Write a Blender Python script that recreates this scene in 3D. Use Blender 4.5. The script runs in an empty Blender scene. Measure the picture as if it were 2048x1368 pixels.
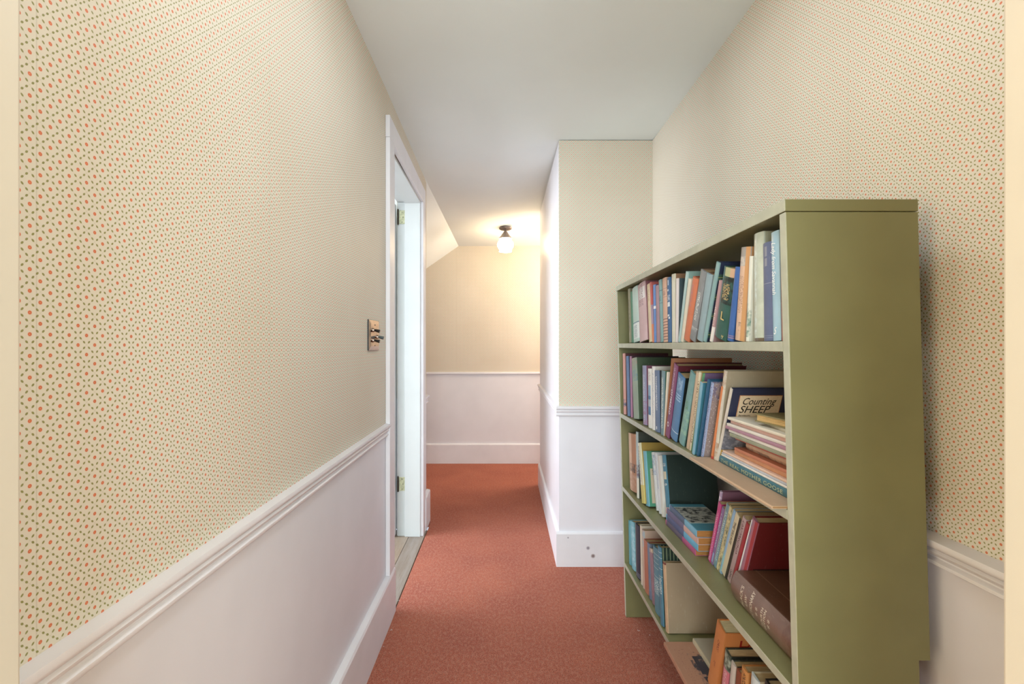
import bpy, bmesh, math, random
from mathutils import Matrix, Vector
random.seed(7)
S = bpy.context.scene
COL = S.collection
F = 955.0            # focal length in pixels of the 2048 px frame
VPX, VPY = 1006.0, 690.0
EYE = 1.2

# ------------------------------------------------------------------ camera
cam = bpy.data.cameras.new('camera'); cam.sensor_width = 36.0
cam.lens = F / 2048 * 36; cam.shift_x = 18 / 2048; cam.shift_y = 6 / 2048
cam.clip_start = 0.02
co = bpy.data.objects.new('camera', cam); COL.objects.link(co)
co.location = (0, 0, EYE); co.rotation_euler = (math.pi / 2, 0, 0)
S.camera = co
# ------------------------------------------------------------------ colour management
S.view_settings.view_transform = 'Standard'; S.view_settings.look = 'None'
S.view_settings.exposure = 0.40; S.view_settings.gamma = 1.0
S.view_settings.use_curve_mapping = False
# ------------------------------------------------------------------ world
W = bpy.data.worlds.new('world'); S.world = W; W.use_nodes = True
W.node_tree.nodes['Background'].inputs[0].default_value = (.75, .85, 1, 1)
W.node_tree.nodes['Background'].inputs[1].default_value = 0.6
# ------------------------------------------------------------------ lights: side room daylight and added unseen fills
def area(name, loc, rot, sx, sy, power, color, shape='RECTANGLE', spread=None):
    l = bpy.data.lights.new(name, 'AREA'); l.shape = shape; l.size = sx; l.size_y = sy
    l.energy = power; l.color = color
    if spread: l.spread = spread
    o = bpy.data.objects.new(name, l); COL.objects.link(o); o.location = loc; o.rotation_euler = rot
    return o
# daylight through the window of the room on the left (faces +x)
area('side_room_window_light', (-3.25, 2.0, 1.45), (0, -math.pi / 2, 0), 1.3, 1.9, 104, (.86, .92, 1.0))
# broad cool fill light added behind the camera, no window there
area('rear_room_fill', (0.0, -2.35, 1.5), (math.pi / 2, 0, 0), 2.2, 1.5, 122, (.80, .95, 1.0))
# unseen fill lights added left and right to brighten the near walls
area('rear_side_fill', (-1.7, -.75, 1.25), (math.pi / 2, 0, -math.radians(58)), .9, 1.1, 26, (1.0, .80, .52))
area('rear_side_fill', (1.7, -.75, 1.35), (math.pi / 2, 0, math.radians(58)), .9, 1.1, 10, (1.0, .93, .82))
# point fill light added under the hallway ceiling, above the top of the frame
pl = bpy.data.lights.new('hall_ceiling_fill', 'POINT'); pl.energy = 3.6; pl.color = (.96, .96, 1.0); pl.shadow_soft_size = .09
po = bpy.data.objects.new('hall_ceiling_fill', pl); COL.objects.link(po); po.location = (.06, .85, 2.12)
# warm fill added out of sight on the right to brighten the far carpet
area('landing_fill', (1.1, 4.5, 1.95), (0, math.radians(50), 0), .6, .6, 18, (1.0, .82, .64))
area('hall_disk_fill', (.12, 1.30, 2.30), (0, 0, 0), .3, .3, 3.2, (.82, .92, 1.0), 'DISK')  # added unseen disk shining down, fills the middle of the hallway

# ------------------------------------------------------------------ material helpers
def lin(c):
    if isinstance(c, str):
        c = tuple(int(c[i:i + 2], 16) for i in (0, 2, 4))
    r = []
    for v in c[:3]:
        v /= 255.0
        r.append(v / 12.92 if v <= .04045 else ((v + .055) / 1.055) ** 2.4)
    return (r[0], r[1], r[2], 1)
def muted(c, k=.84):
    v = lin(c); g = .3 * v[0] + .6 * v[1] + .1 * v[2]
    return tuple((g + (q - g) * k) * .93 for q in v[:3]) + (1,)
class NT:
    def __init__(s, name):
        s.m = bpy.data.materials.new(name); s.m.use_nodes = True
        s.t = s.m.node_tree; s.n = s.t.nodes
        s.b = s.n['Principled BSDF']
    def link(s, a, b): s.t.links.new(a, b)
    def put(s, sock, v):
        if hasattr(v, 'is_output') or isinstance(v, bpy.types.NodeSocket): s.link(v, sock)
        else: sock.default_value = v
    def math(s, op, a, b=None, c=None, clamp=False):
        n = s.n.new('ShaderNodeMath'); n.operation = op; n.use_clamp = clamp
        s.put(n.inputs[0], a)
        if b is not None: s.put(n.inputs[1], b)
        if c is not None: s.put(n.inputs[2], c)
        return n.outputs[0]
    def mix(s, f, a, b):
        n = s.n.new('ShaderNodeMix'); n.data_type = 'RGBA'
        s.put(n.inputs[0], f); s.put(n.inputs[6], a); s.put(n.inputs[7], b)
        return n.outputs[2]
    def xyz(s, kind='Object'):
        t = s.n.new('ShaderNodeTexCoord'); x = s.n.new('ShaderNodeSeparateXYZ')
        s.link(t.outputs[kind], x.inputs[0]); s.tc = t.outputs[kind]
        return x.outputs
    def noise(s, scale, detail=3, rough=.5, vec=None, stretch=None):
        n = s.n.new('ShaderNodeTexNoise'); n.inputs['Scale'].default_value = scale
        n.inputs['Detail'].default_value = detail; n.inputs['Roughness'].default_value = rough
        v = vec or s.tc
        if stretch:
            mp = s.n.new('ShaderNodeMapping'); mp.inputs['Scale'].default_value = stretch
            s.link(v, mp.inputs[0]); v = mp.outputs[0]
        s.link(v, n.inputs['Vector'])
        return n.outputs[0]
    def ramp(s, f, a, b):      # 0..1 between a and b
        n = s.n.new('ShaderNodeMapRange'); s.put(n.inputs[0], f)
        n.inputs[1].default_value = a; n.inputs[2].default_value = b
        return n.outputs[0]
    def bump(s, h, strength, dist=.001):
        n = s.n.new('ShaderNodeBump'); n.inputs['Strength'].default_value = strength
        n.inputs['Distance'].default_value = dist; s.link(h, n.inputs['Height'])
        s.link(n.outputs[0], s.b.inputs['Normal'])
    def done(s, col, rough=.5, metal=0, spec=None):
        s.put(s.b.inputs['Base Color'], col); s.put(s.b.inputs['Roughness'], rough)
        s.b.inputs['Metallic'].default_value = metal
        if spec is not None: s.b.inputs['Specular IOR Level'].default_value = spec
        return s.m

def paint(name, c, rough=.45, var=.05, scale=6, bump=.08, spots=None):
    t = NT(name); t.xyz()
    n = t.noise(scale, 4)
    c0 = lin(c); c1 = tuple(v * (1 - var * 2.2) for v in c0[:3]) + (1,)
    col = t.mix(t.ramp(n, .35, .75), c0, c1)
    if spots:
        geo = t.n.new('ShaderNodeNewGeometry')
        for (p, r, sc) in spots:
            d = t.n.new('ShaderNodeVectorMath'); d.operation = 'DISTANCE'
            t.link(geo.outputs['Position'], d.inputs[0]); d.inputs[1].default_value = p
            col = t.mix(t.ramp(d.outputs['Value'], r, r * .35), col, lin(sc))
    n2 = t.noise(120, 2, stretch=(1, 1, .15)); t.bump(n2, bump)
    return t.done(col, rough)

def wallpaper(name, axis, seam=0.0, seams=True):
    t = NT(name); o = t.xyz()
    s_, t_ = o[axis], o[2]
    p = .0233
    def cell(v):
        f = t.math('FRACT', t.math('ADD', t.math('MULTIPLY', v, 1 / p), 500.5))
        return t.math('ABSOLUTE', t.math('SUBTRACT', f, .5))
    A = cell(t.math('ADD', s_, t_)); B = cell(t.math('SUBTRACT', s_, t_))
    base = t.mix(t.ramp(t.noise(3.0, 3), .35, .7), lin('dbd5c7'), lin('d6cfbf'))
    rad = t.math('SQRT', t.math('ADD', t.math('POWER', A, 2), t.math('POWER', B, 2)))
    col = t.mix(t.math('MULTIPLY', t.ramp(rad, .32, .16), .45), base, lin('e0d2c2'))
    def leaf(a, b):
        x = t.math('DIVIDE', t.math('SUBTRACT', a, .205), .115)
        y = t.math('DIVIDE', t.math('SUBTRACT', .5, b), .072)
        return t.ramp(t.math('ADD', t.math('POWER', x, 2), t.math('POWER', y, 2)), 1.25, .75)
    lf = t.math('MAXIMUM', leaf(A, B), leaf(B, A))
    stem = t.math('MULTIPLY', t.ramp(t.math('MAXIMUM', A, B), .478, .492), .22)
    col = t.mix(t.math('MAXIMUM', lf, stem), col, lin('8e8c58'))
    col = t.mix(t.ramp(rad, .15, .115), col, lin('cf7250'))
    col = t.mix(t.ramp(rad, .05, .02), col, lin('d99a70'))
    if seams:
        sf = t.math('ABSOLUTE', t.math('SUBTRACT', t.math('FRACT', t.math('ADD', t.math('DIVIDE', t.math('SUBTRACT', s_, seam), .52), 10.5)), .5))
        col = t.mix(t.math('MULTIPLY', t.ramp(sf, .0022, .0008), .16), col, lin('6f6743'))
    t.bump(t.noise(40, 3), .05)
    return t.done(col, .55, spec=.3)

def carpet_mat():
    t = NT('carpet_wool'); t.xyz()
    a = t.noise(3.5, 3); b = t.noise(260, 3, .7); c = t.noise(90, 3, .7, stretch=(1, .6, 1)); d = t.noise(330, 2, .6)
    col = t.mix(t.ramp(a, .3, .7), lin('b66a54'), lin('a45c4c'))
    col = t.mix(t.math('MULTIPLY', t.ramp(c, .44, .62), .6), col, lin('be8470'))
    col = t.mix(t.math('MULTIPLY', t.ramp(b, .47, .62), .95), col, lin('74463e'))
    col = t.mix(t.math('MULTIPLY', t.ramp(d, .56, .74), .6), col, lin('a58a76'))
    t.bump(b, .5, .002)
    return t.done(col, .95, spec=.1)

def wood_mat(name, c0, c1, rough=.5):
    t = NT(name); t.xyz()
    a = t.noise(6, 4, stretch=(6, .5, 6)); b = t.noise(60, 3, stretch=(4, .25, 4))
    col = t.mix(t.ramp(a, .35, .7), lin(c0), lin(c1))
    col = t.mix(t.math('MULTIPLY', t.ramp(b, .5, .7), .35), col, lin('6b5646'))
    t.bump(b, .15)
    return t.done(col, rough)

def metal_mat(name, c, rough, metal=1):
    t = NT(name); t.xyz()
    col = t.mix(t.ramp(t.noise(60, 3), .4, .75), lin(c), tuple(v * .6 for v in lin(c)[:3]) + (1,))
    return t.done(col, rough, metal)

_pg = {}
def pages_mat(c='c9b48c'):
    if c in _pg: return _pg[c]
    t = NT('page_edges'); o = t.xyz()
    n = t.noise(40, 3, .6, stretch=(40, 1, 1))
    col = t.mix(t.ramp(n, .35, .7), lin(c), tuple(v * .55 for v in lin(c)[:3]) + (1,))
    t.bump(n, .3)
    _pg[c] = t.done(col, .85, spec=.15); return _pg[c]

_fm = {}
def flat_mat(c, rough=.5):
    k = (c, rough)
    if k in _fm: return _fm[k]
    t = NT('print_ink'); t.xyz()
    n = t.noise(300, 2)
    col = t.mix(t.ramp(n, .5, .8), lin(c), tuple(v * .8 for v in lin(c)[:3]) + (1,))
    _fm[k] = t.done(col, rough); return _fm[k]

def cover_mat(H, T, spine, cover=None, bands=(), wear=.25, rough=.5, edge=.006, pic=None):
    """spine colour for local y < edge, cover colour beyond; bands on the spine: (w0, w1, colour[, 'glyph'|'solid'[, u0, u1]])"""
    t = NT('book_cover'); o = t.xyz()
    def lin(c): return muted(c)
    col = lin(spine)
    n = t.noise(18, 4, .6)
    col = t.mix(t.math('MULTIPLY', t.ramp(n, .45, .75), wear), col, tuple(min(1, v * 1.35 + .05) for v in lin(spine)[:3]) + (1,))
    for b in bands:
        w0, w1, c = b[0] * H, b[1] * H, b[2]
        kind = b[3] if len(b) > 3 else 'solid'
        m = t.math('MULTIPLY', t.math('GREATER_THAN', o[2], w0), t.math('LESS_THAN', o[2], w1))
        u0, u1 = (b[4] * T, b[5] * T) if len(b) > 5 else ((.22 * T, .78 * T) if kind == 'glyph' else (None, None))
        if u0 is not None:
            m = t.math('MULTIPLY', m, t.math('MULTIPLY', t.math('GREATER_THAN', o[0], u0), t.math('LESS_THAN', o[0], u1)))
        if kind == 'glyph':
            g = t.noise(420, 1, .5, stretch=(.55, .3, 1))
            m = t.math('MULTIPLY', m, t.ramp(g, .5, .56))
        if kind == 'soft':
            g = t.noise(60, 3, .6)
            m = t.math('MULTIPLY', m, t.ramp(g, .4, .6))
        col = t.mix(m, col, lin(c))
    cc = lin(cover or spine)
    ccol = t.mix(t.math('MULTIPLY', t.ramp(t.noise(9, 4), .45, .8), wear), cc, tuple(min(1, v * 1.3 + .02) for v in cc[:3]) + (1,))
    if pic:
        for (v0, v1, w0, w1, c, kind) in pic:
            m = t.math('MULTIPLY', t.math('GREATER_THAN', o[1], v0), t.math('LESS_THAN', o[1], v1))
            m = t.math('MULTIPLY', m, t.math('MULTIPLY', t.math('GREATER_THAN', o[2], w0), t.math('LESS_THAN', o[2], w1)))
            if kind == 'soft': m = t.math('MULTIPLY', m, t.ramp(t.noise(45, 4, .65), .46, .6))
            if kind == 'spec': m = t.math('MULTIPLY', m, t.ramp(t.noise(260, 2, .6), .6, .68))
            if kind == 'half': m = t.math('MULTIPLY', m, .5)
            ccol = t.mix(m, ccol, lin(c))
    col = t.mix(t.math('GREATER_THAN', o[1], edge), col, ccol)
    sc = t.noise(220, 3, .7, stretch=(1, 1, .2))
    col = t.mix(t.math('MULTIPLY', t.ramp(sc, .62, .75), wear * .7), col, lin('cfc6b4'))
    t.bump(sc, .1)
    return t.done(col, rough)

# ------------------------------------------------------------------ mesh helpers
def new_obj(name, bm, mat, parent=None, smooth=None, mats=None):
    bmesh.ops.recalc_face_normals(bm, faces=bm.faces)
    me = bpy.data.meshes.new(name); bm.to_mesh(me); bm.free()
    for m in (mats or [mat]): me.materials.append(m)
    if smooth is not None:
        for p in me.polygons: p.use_smooth = True
        try: me.set_sharp_from_angle(angle=math.radians(smooth))
        except Exception: pass
    o = bpy.data.objects.new(name, me); COL.objects.link(o)
    if parent: o.parent = parent
    return o
def hexa(bm, v):    # 4 bottom then 4 top, same winding
    q = [bm.verts.new(p) for p in v]
    fs = []
    for f in ((0, 1, 2, 3), (7, 6, 5, 4), (0, 4, 5, 1), (1, 5, 6, 2), (2, 6, 7, 3), (3, 7, 4, 0)):
        fs.append(bm.faces.new([q[i] for i in f]))
    return fs
def box(bm, x0, x1, y0, y1, z0, z1):
    return hexa(bm, [(x0, y0, z0), (x1, y0, z0), (x1, y1, z0), (x0, y1, z0), (x0, y0, z1), (x1, y0, z1), (x1, y1, z1), (x0, y1, z1)])
def prism(bm, prof, fn0, fn1):
    """extrude 2-D profile between two placements"""
    a = [bm.verts.new(fn0(*p)) for p in prof]; b = [bm.verts.new(fn1(*p)) for p in prof]
    n = len(prof)
    bm.faces.new(a); bm.faces.new(b[::-1])
    for i in range(n): bm.faces.new((a[i], a[(i + 1) % n], b[(i + 1) % n], b[i]))
def lathe(bm, prof, c, seg=28, ripple=None):
    rings = []
    for (r, z) in prof:
        ring = []
        for k in range(seg):
            a = 2 * math.pi * k / seg
            rr = r * (1 + (ripple * math.cos(a * 8) if ripple else 0))
            ring.append(bm.verts.new((c[0] + rr * math.cos(a), c[1] + rr * math.sin(a), c[2] + z)))
        rings.append(ring)
    for i in range(len(rings) - 1):
        for k in range(seg):
            bm.faces.new((rings[i][k], rings[i][(k + 1) % seg], rings[i + 1][(k + 1) % seg], rings[i + 1][k]))
def empty(name, mat):
    o = bpy.data.objects.new(name, None); o.empty_display_size = .02; COL.objects.link(o); o.matrix_world = mat; return o
def tag(o, label, cat, group=None):
    o['label'] = label; o['category'] = cat
    if group: o['group'] = group
    return o
def struct(o, label=None, cat=None):
    o['kind'] = 'structure'
    if label: o['label'] = label
    if cat: o['category'] = cat
    return o
def bevel(o, w=.002, seg=2):
    m = o.modifiers.new('bevel', 'BEVEL'); m.width = w; m.segments = seg; m.limit_method = 'ANGLE'
    return o

def text_mesh(parent, s, fn, length, height, col, name='title', shear=0, bold=0.0, spacing=1.0, depth_sub=0, label=None, rough=.45):
    """fn(a, b) -> local point; a runs 0..length along the reading direction, b 0..height up"""
    cu = bpy.data.curves.new('lettering', 'FONT'); cu.body = s; cu.size = 1; cu.resolution_u = 3
    cu.shear = shear; cu.offset = bold; cu.space_character = spacing
    ob = bpy.data.objects.new('lettering', cu); COL.objects.link(ob)
    bpy.context.view_layer.update()
    me = bpy.data.meshes.new_from_object(ob.evaluated_get(bpy.context.evaluated_depsgraph_get()))
    bpy.data.objects.remove(ob); bpy.data.curves.remove(cu)
    xs = [v.co.x for v in me.vertices]; x0, x1 = min(xs), max(xs)
    if depth_sub:
        bm = bmesh.new(); bm.from_mesh(me)
        bmesh.ops.triangulate(bm, faces=bm.faces)
        bmesh.ops.subdivide_edges(bm, edges=bm.edges, cuts=depth_sub, use_grid_fill=True)
        bm.to_mesh(me); bm.free()
    for v in me.vertices:
        v.co = Vector(fn((v.co.x - x0) / (x1 - x0) * length, v.co.y / .72 * height))
    me.materials.clear(); me.materials.append(flat_mat(col, rough))
    o = bpy.data.objects.new(name, me); COL.objects.link(o); o.parent = parent
    if label: o['label'] = label
    return o

# ------------------------------------------------------------------ paints
M_white = paint('white_trim_paint', 'e5e3e8', .38, .03)
M_wains = paint('white_wainscot_paint', 'e2e0e6', .45, .04, 3)
M_base_f = paint('white_baseboard_paint', 'e0dfe3', .4, .04, spots=[((.460, 2.582, .102), .012, '8d8690'), ((.487, 2.582, .059), .014, '80706f'), ((.352, 2.582, .158), .006, '9a96a0')])
M_ceil = paint('ceiling_paint', 'eaf1f1', .8, .02, 2, .05)
M_jamb = paint('cream_door_frame_paint', 'c6bdae', .5, .02)
M_green = paint('olive_bookcase_paint', '7f7d57', .36, .06, 8, .15)
M_edge = paint('daylit_olive_edge_paint', 'b2b4a2', .34, .08, 30, .1)  # paler olive: daylight on the front edges put into the colour
M_warmwall = paint('rear_room_paint', 'e6dccb', .6, .02)
M_coolwall = paint('side_room_paint', 'e9eeee', .6, .02)
WP_side = wallpaper('wallpaper_side', 1, 2.08)
WP_right = wallpaper('wallpaper_right', 1, 2.165)
WP_front = wallpaper('wallpaper_facing', 0, 0, False)
WP_back = wallpaper('wallpaper_end', 0, .05)
M_carpet = carpet_mat()

# ------------------------------------------------------------------ setting
CEIL = 2.313
def XL(y): return -.508 if y <= 2.06 else -.508 - .014 * (y - 2.06) / 1.14
XR = .814
RAIL = .861
def cz(y): return CEIL if y <= 3.17 else CEIL - .108 * (y - 3.17) / 1.68

# floor
bm = bmesh.new()
vs = [(-.488, .2), (1.6, .2), (1.6, 5.2), (-2.0, 5.2), (-2.0, 3.25), (-.488, 3.25)]
prism(bm, vs, lambda a, b: (a, b, 0), lambda a, b: (a, b, -.04))
struct(new_obj('floor', bm, M_carpet), 'rust red wool carpet running down the hallway', 'carpet')
bm = bmesh.new(); box(bm, -1.8, 1.8, -2.6, .2, -.04, 0)
struct(new_obj('floor', bm, wood_mat('rear_room_floor', '9a7c5c', '8a6a4a')), 'floor of the room behind the doorway', 'floor')
# side room boards
sf = empty('floor', Matrix.Identity(4)); struct(sf, 'worn grey brown floorboards inside the left doorway', 'floor')
bm = bmesh.new(); box(bm, -3.4, -.4905, .7, 3.12, -.05, -.012)
new_obj('subfloor', bm, wood_mat('subfloor_wood', '8a7a6c', '7a6a5c'), sf)
wm = [wood_mat('floorboard_wood', '8f847b', '7c6c5e', .55), wood_mat('floorboard_wood_warm', '8f7a66', '988a7c', .5)]
x = -.491
for i in range(14):
    bm = bmesh.new(); w = .098
    box(bm, x - w, x - .002, .72, 3.1, -.012, 0)
    bevel(new_obj('floorboard', bm, wm[i % 2], sf), .001, 1); x -= w
# ceiling
bm = bmesh.new()
def sst(t):
    t = min(1, max(0, t)); return t * t * (3 - 2 * t)
def crx(y): return -.5225 if y <= 3.17 else (-.522 + .07 * (y - 3.17) / 1.68)
def chz(x, y):
    z = cz(y)
    if y > 2.3: z += .085 * sst((x + .05) / .37) * sst((y - 2.4) / 1.7) * (1 if y < 4.08 else max(0, (4.9 - y) / .82))
    return z
ys = [.39, 1.2, 2.0] + [2.3 + .1 * k for k in range(9)] + [3.17, 3.18] + [3.25 + .1 * k for k in range(20)]
def cx(y, k): return crx(y) + (1.6 - crx(y)) * (k / 24)
grid = [[(cx(y, k), y, chz(cx(y, k), y)) for k in range(25)] for y in ys]
def surf(bm, grid, th):
    V = [[(bm.verts.new(p), bm.verts.new((p[0], p[1], p[2] + th))) for p in r] for r in grid]
    for i in range(len(grid) - 1):
        for j in range(len(grid[0]) - 1):
            bm.faces.new((V[i][j][0], V[i][j + 1][0], V[i + 1][j + 1][0], V[i + 1][j][0]))
            bm.faces.new((V[i][j][1], V[i + 1][j][1], V[i + 1][j + 1][1], V[i][j + 1][1]))
    n, m = len(grid), len(grid[0])
    for i in range(n - 1):
        for j in (0, m - 1): bm.faces.new((V[i][j][0], V[i + 1][j][0], V[i + 1][j][1], V[i][j][1]))
    for j in range(m - 1):
        for i in (0, n - 1): bm.faces.new((V[i][j][0], V[i][j + 1][0], V[i][j + 1][1], V[i][j][1]))
surf(bm, grid, .05)
struct(new_obj('ceiling', bm, M_ceil, smooth=30), 'flat white plaster ceiling of the hallway', 'ceiling')
bm = bmesh.new()
def slope(x, y): return cz(y) - (crx(y) - x) * .70
g = [[(crx(y), y, cz(y)), (-2.0, y, slope(-2.0, y))] for y in [3.17, 3.18] + [3.25 + .1 * k for k in range(20)]]
surf(bm, g, .05)
struct(new_obj('ceiling', bm, M_ceil), 'sloping white plaster under the roof beyond the doorway', 'ceiling')
bm = bmesh.new(); box(bm, -3.5, -.6, .6, 3.2, 2.36, 2.42)
struct(new_obj('ceiling', bm, M_coolwall), 'ceiling of the room on the left', 'ceiling')
bm = bmesh.new(); box(bm, -1.8, 1.8, -2.6, .39, 2.4, 2.46)
struct(new_obj('ceiling', bm, M_warmwall), 'ceiling of the room behind the doorway', 'ceiling')

# left wall: wallpaper above, wainscot below
TH = .15
def lseg(bm, y0, y1, z0, z1, off=0, th=TH):
    hexa(bm, [(XL(y0) - th, y0, z0), (XL(y0) + off, y0, z0), (XL(y1) + off, y1, z0), (XL(y1) - th, y1, z0),
              (XL(y0) - th, y0, z1), (XL(y0) + off, y0, z1), (XL(y1) + off, y1, z1), (XL(y1) - th, y1, z1)])
DY0, DY1, DH = 2.16, 3.0, 2.10
bm = bmesh.new()
lseg(bm, .395, 2.06, RAIL, CEIL); lseg(bm, 2.06, DY0, RAIL, CEIL); lseg(bm, DY0, DY1 + .012, DH + .01, CEIL); lseg(bm, DY1 + .012, 3.25, RAIL, CEIL)
wl = struct(new_obj('wall_left', bm, WP_side), 'left wall in small sprigged wallpaper over white wainscot', 'wall')
bm = bmesh.new()
lseg(bm, .395, 2.06, 0, RAIL); lseg(bm, 2.06, DY0, 0, RAIL); lseg(bm, DY1 + .012, 3.25, 0, RAIL)
new_obj('wainscot', bm, M_wains, wl)
# right wall
bm = bmesh.new(); box(bm, XR, XR + .12, .395, 2.6, .847, CEIL)
wr = struct(new_obj('wall_right', bm, WP_right), 'right wall in sprigged wallpaper behind the bookcase', 'wall')
bm = bmesh.new(); box(bm, XR, XR + .12, .395, 2.6, 0, .847)
new_obj('wainscot', bm, M_wains, wr)
# projecting wall (chimney breast) on the right
PY = 2.598
bm = bmesh.new(); box(bm, .305, XR + .12, PY, PY + .02, .868, CEIL)
wf = struct(new_obj('wall_front', bm, WP_front), 'wallpapered face of the wall jutting out beyond the bookcase', 'wall')
bm = bmesh.new(); box(bm, .305, XR + .12, PY, PY + .02, 0, .868)
new_obj('wainscot', bm, M_wains, wf)
bm = bmesh.new()
hexa(bm, [(.305, PY + .001, 0), (1.5, PY + .001, 0), (1.5, 4.08, 0), (.316, 4.08, 0), (.305, PY + .001, CEIL), (1.5, PY + .001, CEIL), (1.5, 4.08, CEIL + .02), (.316, 4.08, CEIL + .02)])
# keep this block inside the facing sheet: shift the front back a touch
for v in bm.verts:
    if abs(v.co.y - PY - .001) < 1e-4: v.co.y = PY + .02
struct(new_obj('wall_side', bm, M_white), 'bright white side of the jutting wall', 'wall')
# far wall
bm = bmesh.new()
YB = 4.85
pr = [(-1.9, .925), (1.6, .925), (1.6, 2.35), (crx(YB), cz(YB) + .03), (-1.9, slope(-1.9, YB) + .03)]
prism(bm, pr, lambda a, b: (a, YB, b), lambda a, b: (a, YB + .1, b))
wb = struct(new_obj('wall_back', bm, WP_back), 'far end wall papered above a white dado, under the slope', 'wall')
bm = bmesh.new(); box(bm, -1.9, 1.6, YB, YB + .1, 0, .925)
new_obj('wainscot', bm, M_wains, wb)
# landing side walls (out of sight)
bm = bmesh.new(); box(bm, -2.0, -1.9, 3.2, YB + .1, 0, 1.6)
struct(new_obj('wall_knee', bm, M_wains), 'low knee wall under the roof slope on the landing', 'wall')
bm = bmesh.new(); box(bm, 1.3, 1.4, 4.08, YB + .1, 0, 2.4)
struct(new_obj('wall_landing', bm, M_wains), 'wall closing the landing on the right', 'wall')
# side room walls
bm = bmesh.new()
box(bm, -3.5, -.67, 3.12, 3.25, 0, 2.36); box(bm, -3.5, -.66, .6, .72, 0, 2.36)
box(bm, -3.5, -3.4, .72, 3.12, 0, 2.36)
struct(new_obj('wall_room', bm, M_coolwall), 'walls of the daylit room on the left', 'wall')
# rear room and the doorway the camera looks through
bm = bmesh.new()
box(bm, -1.8, -.412, .285, .393, 0, 2.4); box(bm, .424, 1.8, .285, .393, 0, 2.4); box(bm, -.412, .424, .285, .393, 2.06, 2.4)
box(bm, -1.9, -1.8, -2.6, .39, 0, 2.4); box(bm, 1.8, 1.9, -2.6, .39, 0, 2.4); box(bm, -1.9, 1.9, -2.7, -2.6, 0, 2.4)
struct(new_obj('wall_rear', bm, M_warmwall), 'walls of the room the hallway is seen from', 'wall')
for sx, nm, lb in ((-1, 'trim_1', 'cream door jamb at the left edge of the view'), (1, 'trim_2', 'cream door jamb at the right edge of the view')):
    bm = bmesh.new()
    if sx < 0: box(bm, -.4125, -.400, .27, .397, 0, 2.06)
    else: box(bm, .4125, .4245, .27, .395, 0, 2.06)
    o = struct(bevel(new_obj(nm, bm, M_jamb), .003, 3), lb, 'door jamb')

# baseboards
def bb_prof(h, t): return [(0, 0), (t, 0), (t, h - .012), (t - .004, h - .003), (.004, h), (0, h)]
bm = bmesh.new()
for y0, y1 in ((.395, 2.06), (2.06, DY0 - .002)):
    prism(bm, bb_prof(.2, .025), lambda a, b: (XL(y0) + a, y0, b), lambda a, b: (XL(y1) + a, y1, b))
struct(new_obj('baseboard_left', bm, M_white), 'tall white baseboard along the left wall', 'baseboard')
bm = bmesh.new(); prism(bm, bb_prof(.215, .025), lambda a, b: (XL(3.1) + a, 3.085, b), lambda a, b: (XL(3.25) + a, 3.27, b))
struct(new_obj('baseboard_left', bm, M_white), 'short baseboard end just past the left doorway', 'baseboard')
bm = bmesh.new(); prism(bm, bb_prof(.19, .02), lambda a, b: (XR - a, .395, b), lambda a, b: (XR - a, PY, b))
struct(new_obj('baseboard_right', bm, M_white), 'white baseboard behind the bookcase', 'baseboard')
bm = bmesh.new(); prism(bm, bb_prof(.188, .016), lambda a, b: (.289, PY - a, b), lambda a, b: (XR, PY - a, b))
struct(new_obj('baseboard_front', bm, M_base_f), 'knotty white baseboard on the face of the jutting wall', 'baseboard')
bm = bmesh.new(); prism(bm, bb_prof(.188, .016), lambda a, b: (.305 - a, PY - .001, b), lambda a, b: (.316 - a, 4.09, b))
struct(new_obj('baseboard_side', bm, M_white), 'white baseboard down the side of the jutting wall', 'baseboard')
bm = bmesh.new(); prism(bm, bb_prof(.2, .02), lambda a, b: (-1.9, YB - a, b), lambda a, b: (1.3, YB - a, b))
struct(new_obj('baseboard_back', bm, M_white), 'white baseboard across the far wall', 'baseboard')

# chair rails
RP = [(0, 0), (.009, 0), (.013, .004), (.013, .010), (.008, .014), (.008, .018), (.015, .023), (.017, .029), (.013, .034), (.020, .038), (.022, .044), (.021, .052), (0, .054)]
def rail(name, label, f0, f1):
    bm = bmesh.new(); prism(bm, RP, f0, f1)
    return struct(new_obj(name, bm, M_white, smooth=50), label, 'chair rail')
bm = bmesh.new()
for y0, y1 in ((.395, 2.06), (2.06, 2.085)):
    prism(bm, RP, lambda a, b: (XL(y0) + a, y0, RAIL - .054 + b), lambda a, b: (XL(y1) + a, y1, RAIL - .054 + b))
struct(new_obj('trim_3', bm, M_white, smooth=50), 'moulded white chair rail along the left wall', 'chair rail')
rail('trim_4', 'stub of chair rail past the left doorway', lambda a, b: (XL(3.09) + a, 3.085, RAIL - .054 + b), lambda a, b: (XL(3.25) + a, 3.26, RAIL - .054 + b))
rail('trim_5', 'moulded white chair rail on the right wall beside the bookcase', lambda a, b: (XR - a * 1.7, .395, .847 - .054 + b), lambda a, b: (XR - a * 1.7, PY, .847 - .054 + b))
rail('trim_6', 'white chair rail on the face of the jutting wall', lambda a, b: (.305 - .016, PY - a, .868 - .054 + b), lambda a, b: (XR, PY - a, .868 - .054 + b))
rail('trim_7', 'white chair rail down the side of the jutting wall', lambda a, b: (.305 - a, PY - .0, .868 - .054 + b), lambda a, b: (.316 - a, 4.09, .868 - .054 + b))
bm = bmesh.new(); box(bm, -1.9, 1.3, YB - .014, YB, .905, .925)
struct(bevel(new_obj('trim_8', bm, M_white), .003), 'plain thin white rail across the far wall', 'rail')

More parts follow.
